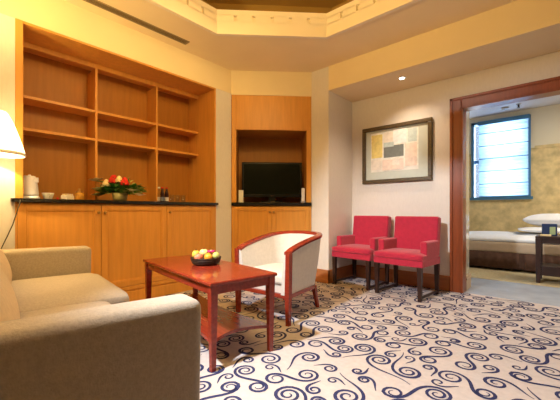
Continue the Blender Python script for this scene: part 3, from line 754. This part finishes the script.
# ------------------------------------------------------------------ television unit in the corner
tu = thing('television_cabinet', 'honey wood corner cabinet with two doors below the television', 'cabinet', (A[0], A[1], 0), TA)
mb = MB(); mb.box((.012, .02, .0), (TW - .012, .555, .985)).box((.004, 0, 0), (TW - .004, .02, .165), .004, 1).box((.004, 0, .165), (.028, .02, .985)).box((TW - .028, 0, .165), (TW - .004, .02, .985)); mb.build('body', ['maple'], tu)
for i in range(2):
    x0, x1 = (.028, TW / 2) if i == 0 else (TW / 2, TW - .028)
    mb = MB(); panel_door(mb, x0, x1, .17, .98, .012, st=.05); d = mb.build('door', ['maple'], tu)
    mb = MB(); knob(mb, TW / 2 + (-.026 if i == 0 else .026), -.010, .905); mb.build('knob', ['brass'], d)
o = MB(); o.box((.004, -.03, .987), (TW - .004, .545, 1.030), .005, 2); o = o.build('countertop', ['granite']); o.location = (A[0], A[1], 0); o.rotation_euler.z = TA
tag(o, 'black stone countertop under the television', 'countertop')
nt_ = thing('television_niche', 'honey wood surround panel framing the television niche', 'niche surround', (A[0], A[1], 1.030), TA)
H2 = ZTV - 1.030; nz = 1.985 - 1.030
MB().box((.004, 0, 0), (.066, .03, H2), .003, 1).build('stile', ['maple'], nt_)
MB().box((TW - .066, 0, 0), (TW - .004, .03, H2), .003, 1).build('stile', ['maple'], nt_)
MB().box((.066, .002, nz), (TW - .066, .03, H2), .002, 1).build('header_panel', ['maple'], nt_)
MB().box((.062, -.006, nz - .004), (TW - .062, .03, nz + .014), .003, 1).build('niche_bead', ['maple'], nt_)
MB().box((.05, .03, nz), (TW - .05, .54, nz + .02)).build('niche_top', ['maple_shaded'], nt_)
MB().box((.05, .03, 0), (.066, .54, nz)).build('niche_side', ['maple_shaded'], nt_)
MB().box((TW - .066, .03, 0), (TW - .05, .54, nz)).build('niche_side', ['maple_shaded'], nt_)
MB().box((.05, .53, 0), (TW - .05, .545, nz + .02)).build('niche_back', ['maple_shaded'], nt_)
tv = thing('television', 'black flat screen television standing in the corner niche', 'television', (TVM @ Vector((TW * .512, .20, 1.038))), TA)
hwT = .415
MB().box((-hwT, 0, .07), (hwT, .05, .552), .008, 2).build('casing', ['black'], tv)
MB().box((-hwT + .03, -.002, .115), (hwT - .03, .004, .528)).build('screen', ['screen'], tv)
MB().box((-.05, .01, .012), (.05, .04, .075), .004).build('stand_neck', ['black'], tv)
MB().lathe([(.0, 0), (.16, 0), (.155, .012), (.05, .018), (.0, .018)], 28, cap=False).build('stand_foot', ['black'], tv)
MB().box((-.022, -.004, .082), (.022, .0, .095), .002, 1).build('badge', ['chrome'], tv)
cdh = thing('card_stand', 'small white upright card left of the television', 'card', (TVM @ Vector((.125, .05, 1.030))), TA)
MB().box((-.031, -.003, 0), (.031, .003, .165), .002, 1).build('card', ['white'], cdh)
MB().box((-.031, 0, 0), (.031, .05, .006), .002, 1).build('foot', ['white'], cdh)
rm = thing('handset', 'slim pale handset upright right of the television', 'handset', (TVM @ Vector((TW - .105, .06, 1.030))), TA)
MB().box((-.022, -.013, .02), (.022, .013, .195), .007, 2).build('body', ['white'], rm)
MB().box((-.03, -.03, 0), (.03, .03, .024), .006, 2).build('cradle', ['grey'], rm)

# ------------------------------------------------------------------ picture on the alcove wall
PX0, PX1, PZ0, PZ1 = -2.088, -1.190, 1.285, 2.032
pf = thing('framed_picture', 'framed abstract print with sage mount above the red chairs', 'picture', ((PX0 + PX1) / 2, B1, PZ0))
pw, ph = (PX1 - PX0) / 2, PZ1 - PZ0
mb = MB(); fr = .048
for a in (((-pw, -.04, 0), (pw, 0, fr)), ((-pw, -.04, ph - fr), (pw, 0, ph)), ((-pw, -.04, fr), (-pw + fr, 0, ph - fr)), ((pw - fr, -.04, fr), (pw, 0, ph - fr))): mb.box(a[0], a[1], .007, 2)
mb.build('frame', ['picframe'], pf)
MB().box((-pw + fr, -.012, fr), (pw - fr, -.002, ph - fr)).build('mount', ['mount'], pf)
mb = MB(); mats = ['p_pale', 'p_yellow', 'p_white', 'p_grey', 'p_pink', 'p_tan', 'p_blue']
def patch(u0, u1, v0, v1, mi, y):
    mb.mi = mi; x = lambda u: -pw + u * 2 * pw; z = lambda v: ph * (1 - v)
    mb.box((x(u0), y - .001, z(v1)), (x(u1), y, z(v0)))
patch(.13, .82, .11, .80, 0, -.0121)
for q_, a in enumerate(((.14, .31, .14, .55, 1), (.33, .47, .13, .35, 5), (.47, .66, .10, .34, 2), (.68, .80, .12, .34, 6), (.33, .62, .36, .56, 3), (.33, .48, .30, .38, 6), (.64, .80, .36, .74, 4), (.14, .30, .58, .76, 5), (.31, .62, .60, .78, 4), (.46, .56, .58, .70, 5))):
    patch(*a, -.0132 - .0005 * q_)
mb.build('print', mats, pf)

# ------------------------------------------------------------------ ceiling fittings
dl = thing('downlight', 'small lit round downlight in the alcove ceiling', 'downlight', (-1.416, 3.71, ZAL))
MB().lathe([(.028, -.004), (.042, -.006), (.046, 0), (.030, 0)], 24, cap=False).build('trim_ring', ['white'], dl)
MB().lathe([(.0, -.012), (.018, -.010), (.030, -.003), (.030, 0)], 24, cap=False).build('lens', ['lens'], dl)
spot('alcove_downlight', (-1.416, 3.71, ZAL - .02), 30, (1, .78, .55), 130, .8)
cv = thing('ceiling_vent', 'long slim air vent in the ceiling near the shelves', 'vent', (-3.095, .90, ZC))
VL = 1.07
mb = MB()
mb.box((-.045, 0, -.006), (-.028, VL, 0), .002, 1).box((.028, 0, -.006), (.045, VL, 0), .002, 1).box((-.028, 0, -.006), (.028, .02, 0)).box((-.028, VL - .02, -.006), (.028, VL, 0)); mb.build('frame', ['metalgrey'], cv)
for x in (-.015, 0, .015): MB().box((x - .002, .02, -.005), (x + .002, VL - .02, -.001)).build('slat', ['metalgrey'], cv)
MB().box((-.028, .02, -.001), (.028, VL - .02, -.0002)).build('backing', ['metaldark'], cv)

# ------------------------------------------------------------------ floor lamp at the left edge
LX, LY = -3.06, .39
lp = thing('floor_lamp', 'lit lamp with a domed white shade at the left edge', 'lamp', (LX, LY, 0))
MB().lathe([(.0, 0), (.095, 0), (.095, .012), (.03, .03), (.012, .05), (.0, .05)], 24, cap=False).build('base', ['brass'], lp)
MB().lathe([(.010, .05), (.010, 1.36)], 12).build('pole', ['brass'], lp)
k = .79; dz = .025
mb = MB(); mb.lathe([(r_ * k, z_ + dz) for r_, z_ in ((.198, 1.300), (.200, 1.318), (.178, 1.385), (.150, 1.455), (.122, 1.52), (.098, 1.565), (.075, 1.60), (.062, 1.612))], 36, cap=False)
sd = mb.build('lamp_shade', ['shade'], lp); md = sd.modifiers.new('solid', 'SOLIDIFY'); md.thickness = .002
MB().lathe([(.199 * k, 1.296 + dz), (.204 * k, 1.298 + dz), (.204 * k, 1.318 + dz), (.199 * k, 1.320 + dz)], 36, cap=False).build('rim_band', ['porc'], lp)
MB().ball((0, 0, 1.43), .03, (1, 1, 1.2)).build('bulb', [mat('lit_bulb', (1, .9, .7), emit=(1, .85, .6), estr=6)], lp)
l = bpy.data.lights.new('floor_lamp_light', 'POINT'); l.energy = 48; l.color = (1, .70, .32); l.shadow_soft_size = .03
lo = bpy.data.objects.new('floor_lamp_light', l); COL.objects.link(lo); lo.location = (LX, LY, 1.49)

# ------------------------------------------------------------------ bedroom furniture
BYF = 5.936
bd = thing('bed', 'single bed with white linen and brown skirt in the bedroom', 'bed', (-1.75, BYF, 0))
BL = 2.10; BWD = .98
mb = MB(); mb.box((0, .02, .06), (BL, BWD, .28), .01); mb.build('bed_base', ['skirt'], bd)
MB().cushion((0, 0, .275), (BL, BWD, .455), .04, .0, 8).build('mattress', ['blanket'], bd)
MB().cushion((-.005, .002, .445), (BL, BWD + .005, .505), .03, .075, 12).build('top_sheet', ['linen'], bd)
mb = MB(); bm = mb.bm; pv = None; n = 120
for i in range(n + 1):
    x = BL * i / n; y = .004 + .006 * math.sin(i * .9); 
    if abs(x - 1.25) < .03: y += .03
    v = (bm.verts.new((x, y, .29)), bm.verts.new((x, y - .004, .045)))
    if pv: f = bm.faces.new([pv[0], pv[1], v[1], v[0]]); f.smooth = True
    pv = v
sk = mb.build('bed_skirt', ['skirt'], bd); md = sk.modifiers.new('solid', 'SOLIDIFY'); md.thickness = .006
for fx in (.1, BL - .1):
    for fy in (.1, BWD - .1): MB().lathe([(.02, 0), (.02, .065)], 12, at=(fx, fy, 0)).build('foot', ['darkwood'], bd)
def pillow(label, loc, rz, sc=(.30, .21, .085), tilt=0):
    def fn(p):
        k = 1 - .55 * max(abs(p.x), abs(p.y)) ** 3
        return p
    mb = MB(); mb.cushion((-sc[0], -sc[1], -sc[2]), (sc[0], sc[1], sc[2]), sc[2] * .98, .0, 12)
    for v in mb.bm.verts:
        e_ = (1 - abs(v.co.x / sc[0]) ** 3) * (1 - abs(v.co.y / sc[1]) ** 3); v.co.z *= .35 + .8 * max(0, e_)
    o = mb.build('pillow', ['linen']); o.location = loc; o.rotation_euler = (tilt, 0, rz)
    return tag(o, label, 'pillow', 'white bed pillows')
pillow('white pillow lying flat on the bed, lower of the two', (-.20, 6.34, .632), .1, (.38, .24, .038))
pillow('white pillow plumped on top of the other pillow', (-.13, 6.44, .780), -.05, (.38, .24, .088))
ns = thing('nightstand', 'dark wooden bedside table in front of the bed', 'table', (-.30, 5.24, 0))
NW, ND, NZ = .62, .42, .60
MB().box((0, 0, NZ - .03), (NW, ND, NZ), .006).build('tabletop', ['darkwood'], ns)
mb = MB(); mb.box((.02, .02, NZ - .09), (NW - .02, ND - .02, NZ - .03)); mb.build('apron', ['darkwood'], ns)
for x in (.03, NW - .03):
    for y in (.03, ND - .03): MB().taper((x - .022, y - .022, x + .022, y + .022, 0), (x - .030, y - .030, x + .030, y + .030, NZ - .03), .003).build('leg', ['darkwood'], ns)
MB().box((.03, .03, .10), (NW - .03, ND - .03, .22), .003).build('lower_shelf', ['darkwood'], ns)
cs = thing('display_card', 'dark blue standing card with a pale green panel on the bedside table', 'card', (-.17, 5.40, NZ), math.radians(20))
MB().box((-.075, -.006, 0), (.085, .006, .155), .003, 1).build('card', ['cardblue'], cs)
MB().box((.005, -.009, .015), (.065, -.005, .115), .001, 1).build('panel', ['cardgreen'], cs)
MB().box((-.06, .0, 0), (.06, .06, .008), .002, 1).build('foot', ['cardblue'], cs)
tb = thing('tissue_box', 'tan box at the right of the standing card', 'box', (.02, 5.42, NZ), math.radians(10))
MB().box((-.06, -.05, 0), (.09, .05, .10), .006).build('carton', ['tanbox'], tb)
MB().box((-.02, -.012, .098), (.05, .012, .102), .001, 1).build('slot', ['linen'], tb)
tag(MB().box((-.055, -.04, 0), (.055, .04, .02), .004).build('notepad', ['rosecream'], loc=(-.20, 5.31, NZ)), 'small cream notepad at the front left of the bedside table', 'notepad')
# bedroom ceiling fittings
def cpt(px, py, z):
    u = (px - 280) / 323.12; d = 323.12 * (.92 - z) / (py - 210.9)
    return (d * (-math.sin(t0) + math.cos(t0) * u), d * (math.cos(t0) + math.sin(t0) * u), z)
sp = thing('sprinkler_head', 'small dark sprinkler head hanging from the bedroom ceiling', 'sprinkler', cpt(518.5, 104, BZ))
MB().lathe([(.035, 0), (.035, -.008), (.0, -.008)], 18).build('escutcheon', ['chrome'], sp)
MB().lathe([(.014, -.008), (.012, -.05), (.022, -.055), (.022, -.06), (.0, -.06)], 14).build('nozzle', ['wicker'], sp)
tag(MB().lathe([(.055, 0), (.052, -.022), (.03, -.03), (.0, -.03)], 20).build('smoke_detector', ['grey'], loc=cpt(505, 107.5, BZ)), 'grey round smoke detector on the bedroom ceiling', 'smoke detector')

# added uplight out of view behind the sofa, holds the ceiling fill
to = thing('added_torchiere', 'added tall brass uplight standing out of view behind the sofa', 'lamp', (-2.60, -0.80, 0))
MB().lathe([(.0, 0), (.13, 0), (.13, .015), (.03, .03), (.014, .05), (.0, .05)], 24, cap=False).build('base', ['brass'], to)
MB().lathe([(.012, .05), (.012, 1.74)], 12).build('pole', ['brass'], to)
MB().lathe([(.012, 1.72), (.06, 1.74), (.15, 1.79), (.17, 1.81), (.165, 1.81), (.14, 1.79), (.05, 1.75), (.0, 1.745)], 28, cap=False).build('bowl', ['brass'], to)

# added drum pendant in the tray, put in to hold the warm fill
pd = thing('added_pendant', 'added small drum pendant hanging out of view from the octagonal tray', 'lamp', (-1.25, 1.25, 2.295))
MB().lathe([(.28, .0), (.28, .15), (.275, .15), (.275, .0)], 40, cap=False).build('drum', ['cream_fab'], pd)
MB().lathe([(.0, .10), (.276, .10), (.276, .112), (.0, .112)], 40, cap=False).build('top_plate', ['brass'], pd)
MB().lathe([(.006, .11), (.006, .957)], 10).build('stem', ['brass'], pd)
